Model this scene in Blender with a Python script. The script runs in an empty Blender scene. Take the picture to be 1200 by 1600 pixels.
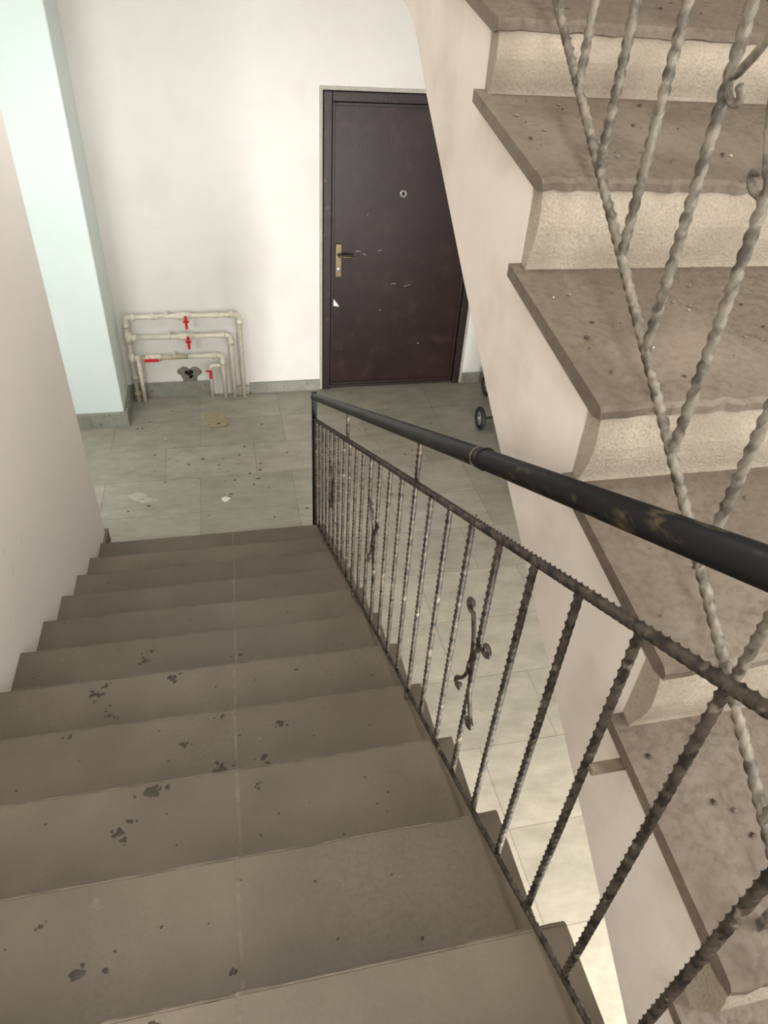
import bpy, bmesh, math, random
from mathutils import Vector, Matrix
random.seed(7)
scene = bpy.context.scene
COL = scene.collection

def lin(c):
    out=[]
    for v in c:
        v/=255.0
        out.append(v/12.92 if v<=0.04045 else ((v+0.055)/1.055)**2.4)
    return (*out,1.0)

# ------------------------------------------------------------------ materials
def mat(name, c1, c2=None, scale=4.0, rough=0.7, metallic=0.0, bump=0.0, bscale=60.0, c3=None, s3=25.0, t3=(0.6,0.72), detail=6, stretch=None, spec=0.5, c4=None, s4=2.0, t4=(0.5,0.7), f4=0.6):
    m=bpy.data.materials.new(name); m.use_nodes=True
    nt=m.node_tree; N=nt.nodes; L=nt.links
    b=N["Principled BSDF"]
    b.inputs["Roughness"].default_value=rough
    b.inputs["Metallic"].default_value=metallic
    b.inputs["Specular IOR Level"].default_value=spec
    tc=N.new("ShaderNodeTexCoord")
    mp=N.new("ShaderNodeMapping"); L.new(tc.outputs["Object"],mp.inputs[0])
    if stretch: mp.inputs["Scale"].default_value=stretch
    if c2 is None: c2=c1
    n=N.new("ShaderNodeTexNoise"); n.inputs["Scale"].default_value=scale; n.inputs["Detail"].default_value=detail
    n.inputs["Roughness"].default_value=0.65
    L.new(mp.outputs[0],n.inputs["Vector"])
    r=N.new("ShaderNodeValToRGB"); L.new(n.outputs["Fac"],r.inputs[0])
    r.color_ramp.elements[0].position=0.35; r.color_ramp.elements[0].color=lin(c1)
    r.color_ramp.elements[1].position=0.65; r.color_ramp.elements[1].color=lin(c2)
    out=r.outputs[0]
    def overlay(out,c,s,t,f,det):
        n3=N.new("ShaderNodeTexNoise"); n3.inputs["Scale"].default_value=s; n3.inputs["Detail"].default_value=det
        L.new(mp.outputs[0],n3.inputs["Vector"])
        r3=N.new("ShaderNodeValToRGB"); L.new(n3.outputs["Fac"],r3.inputs[0])
        r3.color_ramp.elements[0].position=t[0]; r3.color_ramp.elements[0].color=(0,0,0,1)
        r3.color_ramp.elements[1].position=t[1]; r3.color_ramp.elements[1].color=(f,f,f,1)
        mx=N.new("ShaderNodeMix"); mx.data_type='RGBA'
        L.new(r3.outputs[0],mx.inputs[0]); L.new(out,mx.inputs[6]); mx.inputs[7].default_value=lin(c)
        return mx.outputs[2]
    if c3: out=overlay(out,c3,s3,t3,1.0,4)
    if c4: out=overlay(out,c4,s4,t4,f4,10)
    L.new(out,b.inputs["Base Color"])
    if bump>0:
        nb=N.new("ShaderNodeTexNoise"); nb.inputs["Scale"].default_value=bscale; nb.inputs["Detail"].default_value=5
        L.new(mp.outputs[0],nb.inputs["Vector"])
        bp=N.new("ShaderNodeBump"); bp.inputs["Strength"].default_value=bump; bp.inputs["Distance"].default_value=0.01
        L.new(nb.outputs["Fac"],bp.inputs["Height"]); L.new(bp.outputs[0],b.inputs["Normal"])
    return m, out

def M(*a,**k): return mat(*a,**k)[0]

m_wall   = M("painted_wall",(223,220,214),(228,225,220),scale=1.5,rough=0.75,bump=0.05,bscale=25,c3=(215,210,203),s3=2.0,t3=(0.5,0.85),c4=(205,198,188),s4=5,t4=(0.6,0.8),f4=.25)
m_wallL  = M("painted_wall_stair",(225,218,211),(230,223,217),scale=1.2,rough=0.7,bump=0.05,bscale=25,c3=(209,200,191),s3=14.0,t3=(0.68,0.8))
m_col    = M("painted_column",(218,228,224),(224,232,229),scale=1.5,rough=0.7,bump=0.05,bscale=20)
m_ceil   = M("ceiling_paint",(232,230,226),(236,234,230),rough=0.8)
m_tread  = M("tread_stone",(84,75,63),(96,87,74),scale=3.0,rough=0.55,bump=0.06,bscale=80,c3=(88,79,66),s3=120,t3=(0.45,0.65),detail=10,c4=(114,104,89),s4=2.3,t4=(0.48,0.72),f4=0.6)
m_edge   = M("tread_worn_edge",(100,91,79),(118,108,94),scale=30,rough=0.6,bump=0.2,bscale=90,c3=(86,77,66),s3=25,t3=(0.45,0.6))
m_grout  = M("tread_grout",(120,111,97),(100,92,80),scale=30,rough=0.9,bump=0.3,bscale=120)
m_trside = M("tread_side_raw",(104,90,74),(122,107,90),scale=30,rough=0.9,bump=0.5,bscale=80)
m_utread = M("upper_tread_stone",(90,79,67),(104,92,79),scale=5,rough=0.7,bump=0.3,bscale=70,c3=(84,73,61),s3=90,t3=(0.45,0.65),detail=10,c4=(128,116,101),s4=4,t4=(0.5,0.7),f4=0.5)
m_uriser = M("upper_riser_stone",(150,139,123),(162,151,135),scale=14,rough=0.8,bump=0.3,bscale=200,c3=(141,130,114),s3=260,t3=(0.45,0.65),c4=(112,100,84),s4=4,t4=(0.46,0.68),f4=0.8)
m_string = M("stringer_paint",(205,196,186),(212,204,194),scale=2,rough=0.75,bump=0.14,bscale=35,c3=(190,180,168),s3=7,t3=(0.5,0.8))
m_base   = M("baseboard_stone",(128,128,118),(145,145,134),scale=9,rough=0.6,bump=0.1,c3=(108,108,98),s3=30)
m_door   = M("door_leaf_paint",(38,24,22),(46,30,27),scale=3,rough=0.36,bump=0.15,bscale=140,c3=(60,43,39),s3=9,t3=(0.55,0.8),spec=0.2)
m_dframe = M("door_frame_paint",(30,20,18),(42,29,26),scale=12,rough=0.45,bump=0.1,spec=0.3,c3=(80,56,42),s3=20,t3=(.64,.74))
m_brass  = M("aged_brass",(110,96,72),(84,73,56),scale=60,rough=0.4,metallic=0.8)
m_steel  = M("steel",(190,190,188),(150,150,148),scale=40,rough=0.3,metallic=0.9)
m_pipe   = M("ppr_pipe_white",(224,218,202),(210,203,185),scale=20,rough=0.45,c3=(176,164,140),s3=30,t3=(0.6,0.75))
m_pipeb  = M("pipe_beige",(196,184,158),(180,168,142),scale=30,rough=0.5)
m_red    = M("valve_red",(205,30,36),(190,22,30),rough=0.4)
m_iron   = M("wrought_iron_bronze",(58,51,43),(82,72,60),scale=45,rough=0.5,metallic=0.2,bump=0.15,bscale=200,c3=(33,29,25),s3=50,t3=(0.46,0.6),c4=(138,127,110),s4=35,t4=(0.61,0.69),f4=0.6)
m_ironL  = M("wrought_iron_grey",(104,97,85),(126,118,104),scale=45,rough=0.6,metallic=0.1,bump=0.15,bscale=200,c3=(72,66,56),s3=50,t3=(0.46,0.62))  # paler grey-beige iron, mainly for the upper railing
m_black  = M("handrail_black",(7,7,7),(10,10,10),scale=30,rough=0.5,metallic=0.0,bump=0.05,bscale=120,c3=(62,54,34),s3=60,t3=(0.57,0.72),stretch=(1.8,0.35,1.0),spec=0.2)
m_bpost  = M("post_black",(14,15,17),(22,22,23),scale=30,rough=0.45,spec=.3)
m_stain  = M("dark_stain",(42,34,24),(55,45,33),scale=50,rough=0.5)
m_plast  = M("plaster_blob",(186,182,171),(168,164,152),scale=40,rough=0.9,bump=0.4)
m_card   = M("cardboard",(170,154,122),(150,136,108),scale=40,rough=0.9,bump=0.3)
m_rubber = M("rubber_black",(22,22,23),(34,34,35),rough=0.6)
m_hub    = M("hub_grey",(150,152,155),(130,132,136),rough=0.4)
m_fabric = M("stroller_fabric",(40,44,58),(52,56,70),scale=90,rough=0.9,bump=0.3)
m_cement = M("cement_patch",(112,108,98),(134,130,120),scale=30,rough=0.95,bump=0.6)
m_hole   = M("hole_dark",(24,20,18),(30,26,22),rough=1.0)
m_frameW = M("window_frame_white",(225,226,226),(215,216,216),rough=0.4)
m_paper  = M("paper_white",(228,228,224),(222,222,218),rough=0.7)
m_glow=bpy.data.materials.new("added_lamp_glass"); m_glow.use_nodes=True  # glowing glass of the added ceiling lamps
_b=m_glow.node_tree.nodes["Principled BSDF"]; _b.inputs["Base Color"].default_value=(.9,.88,.84,1)
_b.inputs["Emission Color"].default_value=(1,.97,.93,1); _b.inputs["Emission Strength"].default_value=2.0

# tiled landing floor
def tile_mat():
    m=bpy.data.materials.new("floor_tiles"); m.use_nodes=True
    nt=m.node_tree; N=nt.nodes; L=nt.links; b=N["Principled BSDF"]
    tc=N.new("ShaderNodeTexCoord"); mp=N.new("ShaderNodeMapping")
    L.new(tc.outputs["Object"],mp.inputs[0])
    mp.inputs["Location"].default_value=(0.25,-3.418+0.367*20,0)
    br=N.new("ShaderNodeTexBrick"); L.new(mp.outputs[0],br.inputs["Vector"])
    br.inputs["Scale"].default_value=1.0
    br.inputs["Brick Width"].default_value=0.58; br.inputs["Row Height"].default_value=0.367
    br.inputs["Mortar Size"].default_value=0.0022; br.inputs["Mortar Smooth"].default_value=0.3
    br.inputs["Color1"].default_value=lin((152,149,138)); br.inputs["Color2"].default_value=lin((166,162,151))
    br.inputs["Mortar"].default_value=lin((126,122,111)); br.offset=0.38; br.offset_frequency=3
    n=N.new("ShaderNodeTexNoise"); n.inputs["Scale"].default_value=5; n.inputs["Detail"].default_value=10; n.inputs["Roughness"].default_value=0.72
    mp2=N.new("ShaderNodeMapping"); mp2.inputs["Scale"].default_value=(1,2.0,1); mp2.inputs["Rotation"].default_value=(0,0,0.5)
    L.new(tc.outputs["Object"],mp2.inputs[0]); L.new(mp2.outputs[0],n.inputs["Vector"])
    r=N.new("ShaderNodeValToRGB"); L.new(n.outputs["Fac"],r.inputs[0])
    r.color_ramp.elements[0].position=0.3; r.color_ramp.elements[0].color=(0.72,0.71,0.68,1)
    r.color_ramp.elements[1].position=0.7; r.color_ramp.elements[1].color=(1.14,1.12,1.08,1)
    mx=N.new("ShaderNodeMix"); mx.data_type='RGBA'; mx.blend_type='MULTIPLY'; mx.inputs[0].default_value=1
    L.new(br.outputs["Color"],mx.inputs[6]); L.new(r.outputs[0],mx.inputs[7])
    L.new(mx.outputs[2],b.inputs["Base Color"]); b.inputs["Roughness"].default_value=0.5
    bp=N.new("ShaderNodeBump"); bp.inputs["Strength"].default_value=0.12; bp.inputs["Distance"].default_value=0.01
    L.new(n.outputs["Fac"],bp.inputs["Height"]); L.new(bp.outputs[0],b.inputs["Normal"])
    return m
m_tile=tile_mat()

# ------------------------------------------------------------------ mesh helpers
class MB:
    """mesh builder with material slots"""
    def __init__(s): s.v=[]; s.f=[]; s.fm=[]; s.mats=[]; s.sm=[]
    def mi(s,m):
        if m not in s.mats: s.mats.append(m)
        return s.mats.index(m)
    def add(s,vs,fs,m,smooth=False):
        o=len(s.v); s.v+= [tuple(v) for v in vs]; i=s.mi(m)
        for f in fs: s.f.append(tuple(o+k for k in f)); s.fm.append(i); s.sm.append(smooth)
    def box(s,a,b,m):
        x0,y0,z0=a; x1,y1,z1=b
        vs=[(x0,y0,z0),(x1,y0,z0),(x1,y1,z0),(x0,y1,z0),(x0,y0,z1),(x1,y0,z1),(x1,y1,z1),(x0,y1,z1)]
        s.add(vs,[(0,3,2,1),(4,5,6,7),(0,1,5,4),(1,2,6,5),(2,3,7,6),(3,0,4,7)],m)
    def prism(s,prof,x0,x1,m):
        n=len(prof)
        vs=[(x0,y,z) for y,z in prof]+[(x1,y,z) for y,z in prof]
        fs=[tuple(range(n)),tuple(range(2*n-1,n-1,-1))]
        fs+=[(i,i+n,(i+1)%n+n,(i+1)%n) for i in range(n)]
        s.add(vs,fs,m)
    def slab(s,prof,x0,x1,m,step=0.03,jit=0.001,idx=(),xs=None,rnd=None):
        """extruded profile cut in slices along x; profile points in idx get chipped (jittered)"""
        rnd=rnd or random; n=len(prof); N=max(2,int((x1-x0)/step)); vs=[]; fs=[]
        for i in range(N+1):
            t=i/N; j=[(rnd.gauss(0,jit),rnd.gauss(0,jit*.6)) ]
            if rnd.random()<0.06: j=[(-abs(rnd.gauss(0,jit*3)),-abs(rnd.gauss(0,jit*1.5)))]
            for q,(y,z) in enumerate(prof):
                x=(xs[q]*(1-t)+x1*t) if xs else x0+(x1-x0)*t
                dy,dz=j[0] if q in idx else (0,0)
                vs.append((x,y+dy,z+dz))
        fs.append(tuple(range(n))); fs.append(tuple(range(N*n+n-1,N*n-1,-1)))
        for i in range(N):
            for q in range(n):
                q2=(q+1)%n; fs.append((i*n+q,(i+1)*n+q,(i+1)*n+q2,i*n+q2))
        s.add(vs,fs,m)
    def frame(s,d):
        d=Vector(d).normalized()
        a=Vector((1,0,0)) if abs(d.x)<0.9 else Vector((0,1,0))
        u=d.cross(a).normalized(); v=d.cross(u).normalized()
        return d,u,v
    def tube(s,pts,r,m,seg=8,cap=True):
        pts=[Vector(p) for p in pts]; rs=r if isinstance(r,(list,tuple)) else [r]*len(pts)
        vs=[];fs=[]; pu=None
        for i,p in enumerate(pts):
            t=(pts[min(i+1,len(pts)-1)]-pts[max(i-1,0)]).normalized()
            if pu is None: _,u,_=s.frame(t)
            else:
                u=(pu-t*pu.dot(t)).normalized()
            pu=u; w=t.cross(u)
            for k in range(seg):
                a=2*math.pi*k/seg; vs.append(p+(u*math.cos(a)+w*math.sin(a))*rs[i])
        for i in range(len(pts)-1):
            for k in range(seg):
                k2=(k+1)%seg; fs.append((i*seg+k,i*seg+k2,(i+1)*seg+k2,(i+1)*seg+k))
        if cap:
            fs.append(tuple(range(seg-1,-1,-1))); o=(len(pts)-1)*seg; fs.append(tuple(range(o,o+seg)))
        s.add(vs,fs,m,True)
    def twist(s,p0,p1,side,m,pitch=0.07,phase=0.0):
        """twisted square bar with softened arrises"""
        p0=Vector(p0);p1=Vector(p1); L=(p1-p0).length; d,u,w=s.frame(p1-p0)
        n=max(2,int(L/pitch*14)); vs=[];fs=[]
        h=side*0.5*1.42; S=8
        for i in range(n+1):
            p=p0+d*(L*i/n); ph=phase+2*math.pi*(L*i/n)/pitch
            for k in range(S):
                a=ph+k*2*math.pi/S; rr=h if k%2==0 else h*0.70
                vs.append(p+(u*math.cos(a)+w*math.sin(a))*rr)
        for i in range(n):
            for k in range(S):
                k2=(k+1)%S; fs.append((i*S+k,i*S+k2,(i+1)*S+k2,(i+1)*S+k))
        fs.append(tuple(range(S-1,-1,-1))); o=n*S; fs.append(tuple(range(o,o+S)))
        s.add(vs,fs,m,True)
    def disc(s,c,axis,r,h,m,seg=24):
        c=Vector(c); d=Vector(axis).normalized()
        s.tube([c-d*h/2,c+d*h/2],r,m,seg=seg)
    def torus(s,c,axis,R,r,m,seg=28,rs=10):
        c=Vector(c); d,u,w=s.frame(axis); vs=[];fs=[]
        for i in range(seg):
            a=2*math.pi*i/seg; rad=u*math.cos(a)+w*math.sin(a)
            for k in range(rs):
                b=2*math.pi*k/rs; vs.append(c+rad*(R+r*math.cos(b))+d*(r*math.sin(b)))
        for i in range(seg):
            for k in range(rs):
                i2=(i+1)%seg;k2=(k+1)%rs; fs.append((i*rs+k,i2*rs+k,i2*rs+k2,i*rs+k2))
        s.add(vs,fs,m,True)
    def blob(s,c,r,h,m,n=14,asp=1.0,rot=0.0,seed=None):
        rnd=random.Random(seed if seed is not None else random.random())
        x,y,z=c; ph=[rnd.uniform(0,6.28) for _ in range(4)]
        vs=[];
        for i in range(n):
            a=2*math.pi*i/n
            rr=r*(1+0.22*math.sin(2*a+ph[0])+0.16*math.sin(3*a+ph[1])+0.1*math.sin(5*a+ph[2]))
            px,py=rr*math.cos(a)*asp,rr*math.sin(a)
            vs.append((x+px*math.cos(rot)-py*math.sin(rot),y+px*math.sin(rot)+py*math.cos(rot),z))
        vs2=[(x+(v[0]-x)*0.6,y+(v[1]-y)*0.6,z+h) for v in vs]
        fs=[(i,(i+1)%n,n+(i+1)%n,n+i) for i in range(n)]+[tuple(range(n,2*n))]
        s.add(vs+vs2,fs,m,True)
    def obj(s,name,parent=None,bevel=0,recalc=True):
        me=bpy.data.meshes.new(name); me.from_pydata(s.v,[],s.f)
        for m in s.mats: me.materials.append(m)
        for p,i,sm in zip(me.polygons,s.fm,s.sm): p.material_index=i; p.use_smooth=sm
        if recalc:
            bm=bmesh.new(); bm.from_mesh(me); bmesh.ops.recalc_face_normals(bm,faces=bm.faces); bm.to_mesh(me); bm.free()
        o=bpy.data.objects.new(name,me); COL.objects.link(o)
        if parent: o.parent=parent
        if bevel:
            b=o.modifiers.new("bevel","BEVEL"); b.width=bevel; b.segments=2; b.limit_method='ANGLE'; b.angle_limit=0.6
        return o
def empty(name,loc=(0,0,0)):
    e=bpy.data.objects.new(name,None); COL.objects.link(e); e.empty_display_size=0.1; return e

# ------------------------------------------------------------------ dimensions
D=4.9          # far wall
XL=-0.76       # stair side wall
XR=0.452       # outer edge of lower flight
XU=0.455       # inner edge of upper flight
XW=1.72        # right side wall
TR,RI=0.265,0.128
def YK(k): return 3.05-TR*(k-1)
NK=12
ZM=RI*NK       # mid landing level 1.536
YM=YK(NK)
YB=-1.35       # back wall of the mid landing

# ------------------------------------------------------------------ room shell
b=MB(); b.box((-2.4,YB,-0.12),(2.7,D+0.2,0.0),m_tile); b.obj("floor")

DX0,DX1,DZ=0.69,1.82,2.04
b=MB()
b.box((-2.4,D,0),(DX0,D+0.2,4.8),m_wall); b.box((DX1,D,0),(2.7,D+0.2,4.8),m_wall); b.box((DX0,D,DZ),(DX1,D+0.2,4.8),m_wall)
b.box((DX0,D+0.12,0),(DX1,D+0.2,DZ),m_wall)
b.obj("wall_back")
b=MB(); b.box((XL-0.14,YB,0),(XL,3.2,4.8),m_wallL); b.obj("wall_left",bevel=0.004)
# right wall; added unseen window at the mid landing lights the left wall
b=MB(); b.box((XW,0.1,0),(XW+0.14,3.2,4.8),m_wall); b.box((XW,YB,0),(XW+0.14,-1.2,4.8),m_wall)
b.box((XW,-1.2,0),(XW+0.14,0.1,2.3),m_wall); b.box((XW,-1.2,3.9),(XW+0.14,0.1,4.8),m_wall); b.obj("wall_right")
b=MB(); b.box((-2.52,2.0,0),(-2.4,D,4.8),m_wall); b.obj("wall_landing_left")
b=MB(); b.box((2.7,2.9,0),(2.82,D,4.8),m_wall); b.box((XW+0.14,2.9,0),(2.7,3.02,4.8),m_wall); b.obj("wall_landing_right")
# wall with a window, left part of the landing
b=MB()
b.box((-2.4,2.0,0),(-2.2,2.12,4.8),m_wall); b.box((-1.05,2.0,0),(XL-0.14,2.12,4.8),m_wall)
b.box((-2.2,2.0,0),(-1.05,2.12,0.9),m_wall); b.box((-2.2,2.0,2.2),(-1.05,2.12,4.8),m_wall)
b.obj("wall_landing_front")
# front wall (behind the camera) with a window above the mid landing and an opening below it
b=MB()
b.box((XL,YB-0.14,0),(-0.6,YB,4.8),m_wall); b.box((1.5,YB-0.14,0),(XW,YB,4.8),m_wall)
b.box((-0.6,YB-0.14,3.9),(1.5,YB,4.8),m_wall); b.box((-0.6,YB-0.14,1.3),(1.5,YB,2.3),m_wall)
b.box((-0.6,YB-0.14,0),(0.5,YB,1.3),m_wall)
b.obj("wall_front")
def window(name,x0,x1,z0,z1,y):
    w=MB(); t=0.05
    w.box((x0,y-0.08,z0),(x1,y-0.03,z0+t),m_frameW); w.box((x0,y-0.08,z1-t),(x1,y-0.03,z1),m_frameW)
    w.box((x0,y-0.08,z0+t),(x0+t,y-0.03,z1-t),m_frameW); w.box((x1-t,y-0.08,z0+t),(x1,y-0.03,z1-t),m_frameW)
    xm=(x0+x1)/2; w.box((xm-0.025,y-0.08,z0+t),(xm+0.025,y-0.03,z1-t),m_frameW)
    return w.obj(name)
window("window_1",-0.6,1.5,2.3,3.9,YB)
window("window_2",0.5,1.5,0.02,1.3,YB)
window("window_3",-2.2,-1.05,0.9,2.2,2.1)
w=MB(); t=.05; xa,xb=XW+.03,XW+.08
w.box((xa,-1.2,2.3),(xb,.1,2.3+t),m_frameW); w.box((xa,-1.2,3.9-t),(xb,.1,3.9),m_frameW)
for y in (-1.2,-.575,.05): w.box((xa,y,2.35),(xb,y+t,3.85),m_frameW)
w.obj("added_window_right")  # frame of the window added for side fill, out of view
b=MB(); b.box((-2.4,YB,4.8),(2.7,D,4.9),m_ceil); b.obj("ceiling")
# upper landing slab + edge beam
b=MB(); b.box((-2.4,2.15,2.86),(2.7,D,3.07),m_ceil); b.box((XL,1.99,2.60),(XW,2.15,3.07),m_ceil)
b.obj("upper_landing_slab")
# mid landing slab
b=MB(); b.box((XL,YB,ZM-0.16),(XW,YM-0.005,ZM-0.02),m_string); b.box((XL,YB,ZM-0.02),(XW,YM+0.01,ZM),m_tread); b.obj("mid_landing_slab")

# pillar
b=MB(); b.box((-1.7,4.5,0.0),(-0.755,D,2.86),m_col); b.obj("pillar",bevel=0.008)
# baseboards
b=MB()
b.box((-1.7,4.475,0),(-0.73,4.5,0.11),m_base); b.box((-0.755,4.5,0),(-0.73,D,0.11),m_base)
b.obj("baseboard_pillar",bevel=0.003)
b=MB(); b.box((-0.73,D-0.022,0),(-0.16,D,0.12),m_base); b.box((0.13,D-0.022,0),(DX0-0.02,D,0.085),m_base)
b.box((0.0,D-0.035,0),(0.12,D,0.07),m_plast)
b.box((DX1+0.02,D-0.02,0),(2.7,D,0.085),m_base); b.obj("baseboard_back",bevel=0.003)
b=MB(); b.box((XL-0.14,3.2,0),(XL+0.015,3.225,0.09),m_trside); b.box((XL,3.07,0),(XL+0.015,3.2,0.09),m_trside); b.obj("baseboard_left",bevel=0.003)

# ------------------------------------------------------------------ lower flight
b=MB()
prof=[]
for k in range(1,NK):
    prof+= [(YK(k)-0.012,RI*(k-1)),(YK(k)-0.012,RI*k-0.022)]
prof+=[(YM-0.012,RI*(NK-1)),(YM-0.012,RI*NK-0.16)]
prof+=[(YM-0.012,ZM-0.30),(YK(1)-0.40,0.0)]
b.prism(prof,XL+0.001,XR-0.02,m_trside)
SX=-0.068
for k in range(1,NK):
    y0=YK(k); y1=YK(k+1)
    z=RI*k; zz=z-0.022
    jit=random.uniform(-0.004,0.004)
    g=0.0040
    for (xa,xb) in ((XL+0.001,SX-g+jit),(SX+g+jit,XR+random.uniform(-0.004,0.004))):
        pr=[(y1-0.012,zz),(y1-0.012,z),(y0-0.010,z),(y0-0.004,z-0.002),(y0,z-0.007),(y0,z-0.015),(y0-0.004,z-0.022)]
        b.slab(pr,xa,xb,m_tread,step=.025,jit=.0007,idx=(3,4,5))
        b.box((xa,y0-0.0085,z-0.001),(xb,y0-0.0065,z+0.0003),m_edge)
    b.box((SX-g+jit,y1-0.012,zz),(SX+g+jit,y0-0.004,z-0.001),m_grout)
    b.box((XL+0.001,y1-0.012,z-0.001),(XR-0.02,y1-0.002,z+0.004),m_grout)
b.obj("stair_flight")

def tread_z(y):
    k=int((3.05-y)/TR)+1
    return RI*k if y<3.05 else 0.0
b=MB()
st=[(-.107,.985,.026),(-.115,1.01,.018),(-.25,.90,.022),(-.235,.92,.018),(-.27,.915,.012),(-.17,.95,.014),(-.185,.965,.012),(-.33,.513,.018),(-.185,.37,.02),
    (-.25,1.43,.020),(-.235,1.45,.014),(-.462,1.40,.018),(-.44,1.43,.014),(.05,1.12,.014),(0.0,1.03,.014),(-.287,2.03,.018),(.04,.71,.014),(-.08,.47,.008),
    (-.21,.70,.010),(-.31,.82,.014),(-.30,.80,.008),(-.42,1.32,.012),(-.29,.84,.009),(-.36,1.62,.016),(-.34,1.66,.013),(-.22,1.77,.01),(-.48,1.17,.01),(-.1,1.17,.01),(-.05,1.6,.01),(.12,1.4,.008),(-.02,.88,.008),(-.40,.60,.007),(.1,.43,.007),(-.2,1.1,.01)]
for i,(x,y,r) in enumerate(st):
    for q in range(5):
        rr=r*(0.58 if q==0 else random.uniform(.15,.40)); dx,dy=(0,0) if q==0 else (random.gauss(0,r*.7),random.gauss(0,r*.7))
        kk=(3.05-(y+dy))/TR; fr=kk-int(kk)
        if fr<.07 or fr>.90: continue
        b.blob((x+dx,y+dy,tread_z(y+dy)+0.0004),rr,0.0006+0.0001*q,m_stain,asp=random.uniform(.8,1.3),rot=random.uniform(0,3),seed=i*7+q)
for i in range(340):
    x=random.uniform(-.72,.36); y=random.uniform(.42,3.0); k=(3.05-y)/TR; fr=k-int(k)
    if fr<0.08 or fr>0.9: continue
    b.blob((x,y,tread_z(y)+0.0004),random.uniform(.001,.0040),0.0005,m_stain if random.random()<.55 else m_grout,n=8,seed=100+i)
for i in range(70):
    x=random.uniform(-.7,1.6); y=random.uniform(3.15,4.7)
    b.blob((x,y,0.0003),random.uniform(.003,.009),0.0008,m_stain if random.random()<.6 else m_plast,seed=300+i)
for i in range(22):
    x=random.gauss(-.1,.16); y=random.gauss(3.85,.16)
    b.blob((x,y,0.0003),random.uniform(.004,.013),0.0008,m_trside,seed=700+i)
b.blob((-.62,3.62,0.0003),.04,.003,m_plast,asp=1.7,rot=-.2,seed=5); b.blob((-.57,3.58,0.0003),.03,.003,m_plast,asp=1.9,rot=-.4,seed=15); b.blob((-.10,3.53,0.0003),.022,.004,m_paper,asp=1.4,rot=-.5,seed=6)
b.blob((.11,.93,tread_z(.93)+.0004),.006,.001,m_plast,seed=11)
b.blob((-.31,.62,tread_z(.62)+.0004),.010,.001,m_grout,seed=12)
b.obj("floor_stains",recalc=False)

# cardboard scrap on the floor
b=MB()
cx,cy=-.13,4.50
def rot(px,py,a): return (cx+px*math.cos(a)-py*math.sin(a),cy+px*math.sin(a)+py*math.cos(a))
a=0.15
outer=[(-.065,-.10),(.05,-.115),(.075,-.05),(.055,.02),(.06,.10),(-.03,.085),(-.075,.10)]
vs=[(*rot(x,y,a),0.001) for x,y in outer]+[(*rot(x,y,a),0.008+0.006*((i%3)/2)) for i,(x,y) in enumerate(outer)]
n=len(outer)
b.add(vs,[tuple(range(n-1,-1,-1)),tuple(range(n,2*n))]+[(i,(i+1)%n,n+(i+1)%n,n+i) for i in range(n)],m_card)
b.blob((*rot(.0,-.07,a),0.0125),.012,.002,m_stain,seed=3)
b.obj("cardboard_scrap")

# ------------------------------------------------------------------ upper flight
YS=[-0.085,0.178,0.434,0.696,0.992,1.262,1.53,1.80]
ZS=[1.612,1.797,1.994,2.188,2.390,2.563,2.74,2.93]
def UY(j): return YS[j+1] if j+1<len(YS) else 2.07
def UZ(j): return ZS[j+1]
TS=0.066     # rise along a tread (the cast treads pitch towards their nosing)
b=MB(); BK=0.030
prof=[(UY(-1)+BK,ZM-0.10),(UY(-1)+BK,UZ(-1)-0.02)]
for j in range(0,7):
    prof+=[(UY(j)+BK,UZ(j-1)+TS-0.02),(UY(j)+BK,UZ(j)-0.02)]
prof+=[(2.10,2.98),(2.10,2.60),(1.986,2.575),(1.90,2.560),(1.82,2.535),(1.75,2.49),(1.662,2.418),(1.267,2.144),(1.041,1.995),(.636,1.745),(.438,1.622),(.16,1.44),(.13,1.38),(-.04,1.38)]
b.prism(prof,XU,XW-0.001,m_string)
body=b.obj("stair_flight.001")
b=MB()
for j in range(-1,7):
    y0=UY(j); z=UZ(j); yb=UY(j+1)+0.029; zb=z+TS*1.09
    pr=[(yb,zb-0.019),(yb,zb),(y0+0.012,z+0.003),(y0-0.001,z+0.000),(y0-0.007,z-0.006),(y0-0.007,z-0.016),(y0+0.012,z-0.021)]
    jx=random.uniform(-.003,.003)
    xs=[XU-0.016+jx,XU-0.016+jx]+[XU-0.001+jx]*5
    b.slab(pr,XU,XW-0.001,m_utread,step=.02,jit=.0016,idx=(2,3,4,5),xs=xs)
    zt=z-0.016; zbb=(UZ(j-1)+TS) if j>-1 else ZM
    n=12; pr=[(y0+BK,zbb),(y0+BK,zt)]
    for i in range(n+1):
        t=i/n; pr.append((y0-0.001-0.007*math.sin(math.pi*min(1,t*1.15))**0.8+0.022*max(0,t-.4)**1.2,zt+(zbb-zt)*t))
    b.prism(pr,XU+0.002,XW-0.001,m_uriser)
o=b.obj("treads",parent=body)
b=MB()
for i in range(260):
    j=random.randint(0,5); t=random.uniform(.13,.94); x=XU+.01+random.random()**1.5*.8
    b.blob((x,UY(j)+(UY(j+1)-UY(j))*t,UZ(j)+TS*t+0.001),random.uniform(.001,.004),.002,m_stain if random.random()<.5 else m_plast if random.random()<.12 else m_edge,n=8,seed=500+i)
b.obj("grit",parent=body)

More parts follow.
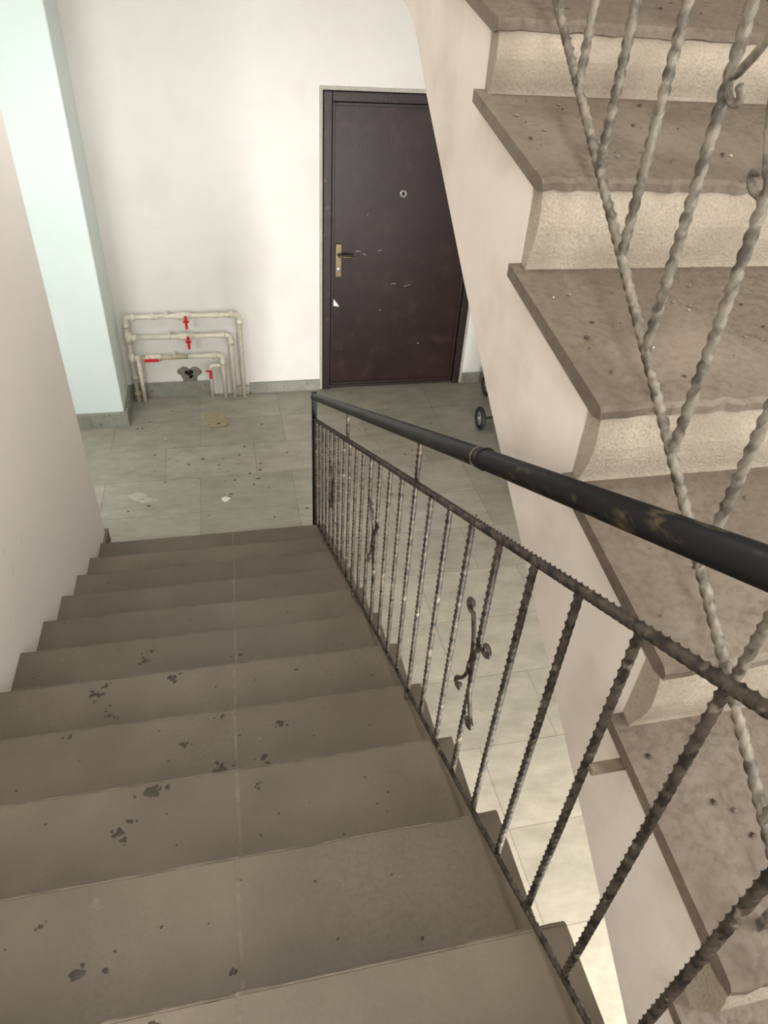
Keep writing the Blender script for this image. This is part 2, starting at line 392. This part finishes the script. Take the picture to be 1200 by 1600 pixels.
# ------------------------------------------------------------------ railings
def scroll(b,y0,h0,x,zf,m,H=0.27,r=0.0046,slope=-0.484):
    """pair of S-scrolls in the railing plane"""
    def P(u,v): return Vector((x,y0+u*1.35,zf(y0)+h0+v+slope*u*0.6))
    for sgn in (-1,1):
        pts=[]
        off=0.02*sgn
        for i in range(12):
            a=math.radians(200-i*30); rr=0.005+0.0010*i
            pts.append(P(sgn*(0.034+rr*math.cos(a)),H*0.42+off+rr*math.sin(a)))
        last=pts[-1]
        for i in range(1,9):
            t=i/8
            q=P(sgn*0.005,0.0); pts.append(last.lerp(q,t)+Vector((0,-sgn*0.012*math.sin(math.pi*t),0)))
        st0=P(sgn*0.034,-H*0.36+off)
        q=pts[-1]
        for i in range(1,9):
            t=i/8; pts.append(q.lerp(st0,t)+Vector((0,-sgn*0.010*math.sin(math.pi*t),0)))
        for i in range(1,11):
            a=math.radians(70-i*32); rr=0.014-0.0008*i
            pts.append(P(sgn*(0.028+rr*math.cos(a)),-H*0.40+off+rr*math.sin(a)))
        b.tube(pts,r,m,seg=7)
    b.tube([P(0,-0.012),P(0,0.012)],0.009,m,seg=8)

RX=0.40
def zn(y): return 2.6-(1.011+0.484*y)    # nosing line of the lower flight
rail=empty("stair_railing")
b=MB()
Y0,Y1=-0.02,3.11
b.twist((RX,Y0,zn(Y0)+0.022),(RX,Y1,zn(Y1)+0.022),0.0085,m_iron,pitch=0.06)
b.obj("bottom_rail",parent=rail)
b=MB()
b.twist((RX,Y0,zn(Y0)+0.692),(RX,Y1,zn(Y1)+0.692),0.0122,m_iron,pitch=0.06)
b.obj("middle_rail",parent=rail)
b=MB()
y=0.19-0.12; i=0
while y<3.08:
    b.twist((RX,y,zn(y)+0.022),(RX,y,zn(y)+0.692),0.0098,m_iron,pitch=0.066,phase=i*0.7)
    y+=0.1195; i+=1
for y in (0.07+0.1195*3-0.36,0.07+0.1195*10,0.07+0.1195*17.5):
    b.twist((RX,y,zn(y)+0.69),(RX,y,zn(y)+0.81),0.0098,m_iron,pitch=0.066)
b.obj("balusters",parent=rail)
b=MB()
for k in (2,5,8):
    y=YK(k)-0.05; b.box((RX-0.006,y-0.006,RI*k-0.002),(RX+0.006,y+0.006,zn(y)+0.03),m_iron)
b.obj("feet",parent=rail)
b=MB()
for yy in (0.80,1.66,2.50): scroll(b,yy,0.365,RX,zn,m_iron)
b.obj("scroll_ornaments",parent=rail)
b=MB()
hp=[(RX,Y0,zn(Y0)+0.817),(RX,1.0,zn(1.0)+0.824),(RX,3.125,zn(3.125)+0.822)]
b.tube(hp,0.0178,m_black,seg=24)
for yy in (0.896,):
    p=Vector((RX,yy,zn(yy)+0.824)); d=Vector((0,1,-0.484)).normalized()
    b.torus(p,d,0.0178,0.0022,m_black,rs=6); b.torus(p+d*0.03,d,0.0178,0.0018,m_ironL,rs=6)
b.obj("handrail",parent=rail)
b=MB(); b.box((RX-0.013,3.105,0.0),(RX+0.013,3.131,zn(3.12)+0.845),m_bpost); b.obj("newel_post",parent=rail,bevel=0.002)
b=MB(); b.box((RX,0.412,1.820),(XU+0.002,0.424,1.830),m_trside); b.obj("wall_tie",parent=rail)

rail2=empty("stair_railing.001")
UX=0.513
def zu(y): return 1.905+0.745*(y-0.266)
b=MB()
b.twist((UX,-0.12,zu(-0.12)),(UX,1.90,zu(1.90)),0.0104,m_ironL,pitch=0.07); b.obj("bottom_rail",parent=rail2)
b=MB()
b.twist((UX,-0.12,zu(-0.12)+0.69),(UX,1.90,zu(1.90)+0.69),0.0115,m_ironL,pitch=0.07); b.obj("middle_rail",parent=rail2)
b=MB()
y=0.614-0.111*6; i=0
while y<1.9:
    b.twist((UX,y,zu(y)),(UX,y,zu(y)+0.69),0.0100,m_ironL,pitch=0.07,phase=i*0.8); y+=0.111; i+=1
b.obj("balusters",parent=rail2)
b=MB()
for yy in (-.04,0.67,1.56): scroll(b,yy,0.40,UX,zu,m_ironL,slope=.745)
b.obj("scroll_ornaments",parent=rail2)
b=MB()
for j in (0,5):
    y=UY(j)+0.04; b.box((UX-.005,y-.005,UZ(j)+.005),(UX+.005,y+.005,zu(y)),m_ironL)
b.obj("feet",parent=rail2)
b=MB(); b.tube([(UX,-0.12,zu(-.12)+.82),(UX,1.9,zu(1.9)+.82)],0.0175,m_black,seg=20)
for y in (-.05,.9,1.8): b.twist((UX,y,zu(y)+.69),(UX,y,zu(y)+.81),.0100,m_ironL)
b.obj("handrail",parent=rail2)

# ------------------------------------------------------------------ door
door=empty("door_1")
b=MB(); fw=0.06; y0,y1=D-0.015,D+0.09
b.box((DX0+.005,y0,0),(DX0+fw,y1,DZ-.005),m_dframe); b.box((DX1-fw,y0,0),(DX1-.005,y1,DZ-.005),m_dframe); b.box((DX0+fw,y0,DZ-fw),(DX1-fw,y1,DZ-.005),m_dframe)
b.box((DX0+fw,y0+.02,0),(DX1-fw,y1,0.02),m_dframe)
b.obj("frame",parent=door,bevel=0.004)
b=MB(); lx0,lx1,lz0,lz1=DX0+fw+.004,DX1-fw-.004,0.024,DZ-fw-.004
b.box((lx0,D+0.015,lz0),(lx1,D+0.06,lz1),m_door)
t=0.02
for q in ((lx0,lz0,lx0+t,lz1),(lx1-t,lz0,lx1,lz1),(lx0+t,lz1-t,lx1-t,lz1),(lx0+t,lz0,lx1-t,lz0+t)):
    b.box((q[0],D+0.004,q[1]),(q[2],D+0.0149,q[3]),m_dframe)
b.obj("leaf",parent=door,bevel=0.003)
b=MB(); hx=0.806
b.box((hx-.021,D+.002,.885),(hx+.021,D+.0149,1.115),m_brass)
b.tube([(hx,D+.005,1.04),(hx,D-.035,1.04)],.009,m_brass)
b.tube([(hx,D-.035,1.04),(hx+.02,D-.042,1.04),(hx+.11,D-.04,1.035)],[.009,.009,.007],m_brass,seg=10)
b.disc((hx,D+.001,.94),(0,1,0),.013,.01,m_steel)
b.obj("lever_handle",parent=door,bevel=.002)
b=MB(); b.disc((1.246,D+.010,1.447),(0,1,0),.024,.012,m_steel); b.disc((1.246,D+.003,1.447),(0,1,0),.010,.004,m_hole); b.torus((1.246,D+.004,1.447),(0,1,0),.02,.004,m_steel); b.obj("peephole",parent=door)
b=MB()
b.add([(.765,D+.013,.67),(.82,D+.013,.66),(.80,D+.013,.69),(.775,D+.013,.72)],[(0,1,2,3)],m_paper)
rs=random.Random(3)
SC=[(.93,1.06,.035,0),(.98,1.045,.03,-.5),(1.09,1.06,.03,.2),(1.2,.82,.04,.1),(1.3,.80,.05,.3),(1.0,1.3,.02,1),(1.12,.62,.02,.4)]
SC+=[(rs.uniform(.82,1.65),rs.uniform(.08,1.6),rs.uniform(.008,.03),rs.uniform(-.8,.8)) for _ in range(26)]
for i,(x,z,l,an) in enumerate(SC):
    dx,dz=math.cos(an)*l,math.sin(an)*l; hh=.004 if i<7 else .002
    b.add([(x,D+.013,z),(x+dx,D+.013,z+dz),(x+dx,D+.013,z+dz+hh),(x,D+.013,z+hh)],[(0,1,2,3)],m_hub if i<7 else m_brass)
b.disc((1.45,D+.012,.35),(0,1,0),.008,.006,m_steel)
b.obj("scratches",parent=door)
b=MB()
b.box((DX0-.02,D-.006,.0),(DX0,D,DZ+.02),m_plast); b.box((DX1,D-.006,.0),(DX1+.02,D,DZ+.02),m_plast); b.box((DX0,D-.006,DZ),(DX1,D,DZ+.02),m_plast)
b.obj("trim_1")

# ------------------------------------------------------------------ water pipes
pp=empty("water_pipes")
b=MB(); PY=4.84; r=.017
def elbow_path(pts,rad=.03):
    out=[Vector(pts[0])]
    for i in range(1,len(pts)-1):
        p=Vector(pts[i]); a=(Vector(pts[i-1])-p).normalized(); c=(Vector(pts[i+1])-p).normalized()
        for k in range(6):
            t=k/5; q=(p+a*rad)*(1-t)**2+p*2*t*(1-t)+(p+c*rad)*t**2; out.append(q)
    out.append(Vector(pts[-1])); return out
b.tube(elbow_path([(-.69,PY,.0),(-.69,PY,.65),(.085,PY,.65),(.085,PY,0)]),r,m_pipe,seg=12)
b.tube(elbow_path([(-.69,PY,.50),(.015,PY,.50),(.015,PY,0)]),r,m_pipe,seg=12)
b.tube([(-.66,PY,.345),(-.30,PY,.345)],r,m_pipeb,seg=12)
b.tube(elbow_path([(-.31,PY,.345),(-.055,PY,.345),(-.055,PY,0)]),r,m_pipe,seg=12)
b.tube(elbow_path([(-.06,PY,.265),(-.15,PY,.265),(-.15,PY,0)]),r*.9,m_pipe,seg=12)
b.tube([(-.645,PY-.01,0),(-.645,PY-.01,.345)],r*.9,m_pipe,seg=12)
for (x,z) in ((-.69,.65),(.085,.65),(.015,.50),(-.055,.345)):
    b.tube([(x,PY,z-.075),(x,PY,z-.035)],r*1.4,m_pipe,seg=12)
    s=1 if x<-.3 else -1
    b.tube([(x+s*.035,PY,z),(x+s*.07,PY,z)],r*1.4,m_pipe,seg=12)
for z in (.50,.345):
    b.tube([(-.69,PY,z-.04),(-.69,PY,z+.04)],r*1.4,m_pipe,seg=12); b.tube([(-.67,PY,z),(-.63,PY,z)],r*1.4,m_pipe,seg=12)
for z in (.18,.05): b.tube([(-.69,PY,z),(-.69,PY,z+.03)],r*1.35,m_pipeb,seg=12)
for (x,z) in ((-.30,.65),(-.30,.50),(-.54,.345)):
    b.tube([(x-.055,PY,z),(x-.03,PY,z),(x,PY,z),(x+.03,PY,z),(x+.055,PY,z)],[r*1.4,r*1.45,r*1.75,r*1.45,r*1.4],m_pipe,seg=12)
for x in (-.50,-.08): b.tube([(x-.012,PY,.65),(x+.012,PY,.65)],r*1.3,m_pipe,seg=12)
b.obj("pipework",parent=pp)
b=MB()
for (x,z) in ((-.28,.65),(-.28,.50)):
    b.tube([(x,PY-.015,z),(x,PY-.05,z)],.008,m_red); b.box((x-.009,PY-.058,z-.075),(x+.009,PY-.048,z+.02),m_red)
    b.box((x-.02,PY-.056,z-.03),(x+.02,PY-.05,z-.012),m_red)
b.tube([(-.56,PY-.015,.345),(-.56,PY-.05,.345)],.008,m_red); b.box((-.60,PY-.056,.336),(-.50,PY-.048,.358),m_red)
b.tube([(-.15,PY-.015,.22),(-.15,PY-.045,.22)],.008,m_red); b.box((-.16,PY-.05,.18),(-.14,PY-.042,.25),m_red); b.box((-.185,PY-.048,.236),(-.14,PY-.042,.25),m_red)
b.obj("valve_levers",parent=pp,bevel=.002)
b=MB()
for z in (.65,.5): b.box((-.42,PY-.01,z-.024),(-.40,D-.001,z+.024),m_pipe)
b.box((-.40,PY-.01,.32),(-.385,D-.001,.37),m_pipe); b.obj("clips",parent=pp)
b=MB()
def wblob(b,x,z,rad,y,m,seed,asp=1):
    rnd=random.Random(seed); n=18; ph=[rnd.uniform(0,6) for _ in range(3)]
    vs=[]
    for i in range(n):
        a=2*math.pi*i/n; rr=rad*(1+.2*math.sin(2*a+ph[0])+.18*math.sin(3*a+ph[1])+.12*math.sin(6*a+ph[2]))
        vs.append((x+rr*math.cos(a)*asp,y,z+rr*math.sin(a)))
    vs2=[(x+(v[0]-x)*.75,y-.006,z+(v[2]-z)*.75) for v in vs]
    b.add(vs+vs2,[(i,(i+1)%n,n+(i+1)%n,n+i) for i in range(n)]+[tuple(range(n,2*n))],m)
wblob(b,-.31,.185,.062,D-.001,m_cement,4,1.15); wblob(b,-.30,.13,.05,D-.001,m_cement,14,1.0); wblob(b,-.31,.19,.026,D-.008,m_hole,8,1.0)
b.obj("cement_patch")

# ------------------------------------------------------------------ stroller (mostly behind the stair)
sp=empty("stroller")
b=MB(); wr=.088
def wheel(c,R):
    b.torus(c,(1,0,0),R-.016,.016,m_rubber); b.disc(c,(1,0,0),R*.62,.018,m_hub,seg=20); b.torus(c,(1,0,0),R*.55,.008,m_rubber)
    b.disc(c,(1,0,0),R*.2,.04,m_steel,seg=14)
    for i in range(5):
        a=i*2*math.pi/5; b.tube([Vector(c),Vector(c)+Vector((0,math.cos(a),math.sin(a)))*(R-.02)],.007,m_hub)
for c in ((1.755,4.16,wr),(2.26,4.16,wr),(1.975,4.66,wr),(2.26,4.66,wr)): wheel(c,wr)
b.obj("wheels",parent=sp)
b=MB()
b.tube([(1.755,4.16,wr),(2.26,4.16,wr)],.010,m_rubber); b.tube([(1.975,4.66,wr),(2.26,4.66,wr)],.010,m_rubber)
for x in (2.0,2.19):
    b.tube([(x,4.66,wr),(x,4.3,.5),(x,4.02,.98)],.012,m_steel); b.tube([(x,4.16,wr),(x,4.38,.45)],.012,m_steel)
b.tube([(2.0,4.02,.98),(2.19,4.02,.98)],.014,m_rubber); b.obj("chassis",parent=sp)
b=MB()
b.prism([(4.22,.42),(4.56,.40),(4.57,.43),(4.26,.45),(4.16,.86),(4.13,.85)],2.01,2.17,m_fabric)
b.prism([(4.13,.85),(4.16,.95),(4.28,1.0),(4.42,.95),(4.40,.93),(4.28,.975),(4.18,.93),(4.16,.85)],2.01,2.17,m_fabric)
b.obj("seat",parent=sp,bevel=.008)

# ------------------------------------------------------------------ lights
def area(name,loc,target,sx,sy,power,col,shape='RECTANGLE'):
    l=bpy.data.lights.new(name,'AREA'); l.shape=shape; l.size=sx; l.size_y=sy; l.energy=power; l.color=col
    o=bpy.data.objects.new(name,l); COL.objects.link(o); o.location=loc
    o.rotation_euler=(Vector(target)-Vector(loc)).to_track_quat('-Z','Y').to_euler(); return o
area("window_daylight_upper",(0.45,YB-.12,3.1),(0.45,0.0,3.0),2.0,1.5,68,(1,0.985,0.955))
area("added_window_fill",(XW+.12,-.55,3.1),(0,-.4,3.0),1.25,1.5,72,(1,0.98,0.955))  # fill through the added right window, brightens the left wall
area("window_daylight_lower",(1.0,YB-.12,.7),(1.0,3,.6),.95,1.2,340,(1,0.995,0.975))
area("window_daylight_side",(-1.62,1.98,1.55),(-1.5,4.5,1.45),1.1,1.25,44,(0.94,1.0,0.985))
# added unseen ceiling lamps as top fill: stairwell and lower landing
def fill_lamp(x,y,z,power,R=.17):
    b=MB(); c=Vector((x,y,z))
    b.tube([c,c-Vector((0,0,.03))],R+.015,m_frameW,seg=32)
    b.tube([c-Vector((0,0,.03+.07*math.sin(i/8*math.pi/2))) for i in range(9)],[max(.005,R*math.cos(i/8*math.pi/2)) for i in range(9)],m_glow,seg=32)
    b.obj("added_ceiling_lamp")
    area("added_lamp_fill",(x,y,z-.115),(x,y+.0001,0),.4,.4,power,(1,.975,.935),'DISK')
fill_lamp(-.05,.75,4.8,30)
fill_lamp(-.1,3.35,2.86,12)
w=bpy.data.worlds.new("World"); scene.world=w; w.use_nodes=True
bg=w.node_tree.nodes["Background"]; bg.inputs[0].default_value=(0.85,0.93,1,1); bg.inputs[1].default_value=0.8

# ------------------------------------------------------------------ camera
R=Vector((.9765,-.2079,.0565)).normalized(); F=Vector((.199,.7662,-.6098))
F=(F-R*F.dot(R)).normalized(); U=R.cross(F).normalized()
cd=bpy.data.cameras.new("camera"); cam=bpy.data.objects.new("camera",cd); COL.objects.link(cam)
mw=Matrix(((R.x,U.x,-F.x,0),(R.y,U.y,-F.y,0),(R.z,U.z,-F.z,2.6),(0,0,0,1)))
cam.matrix_world=mw
cd.sensor_fit='VERTICAL'; cd.sensor_height=36; cd.lens=24.3; cd.clip_start=0.02
scene.camera=cam
scene.view_settings.view_transform='Standard'
scene.view_settings.exposure=-0.1
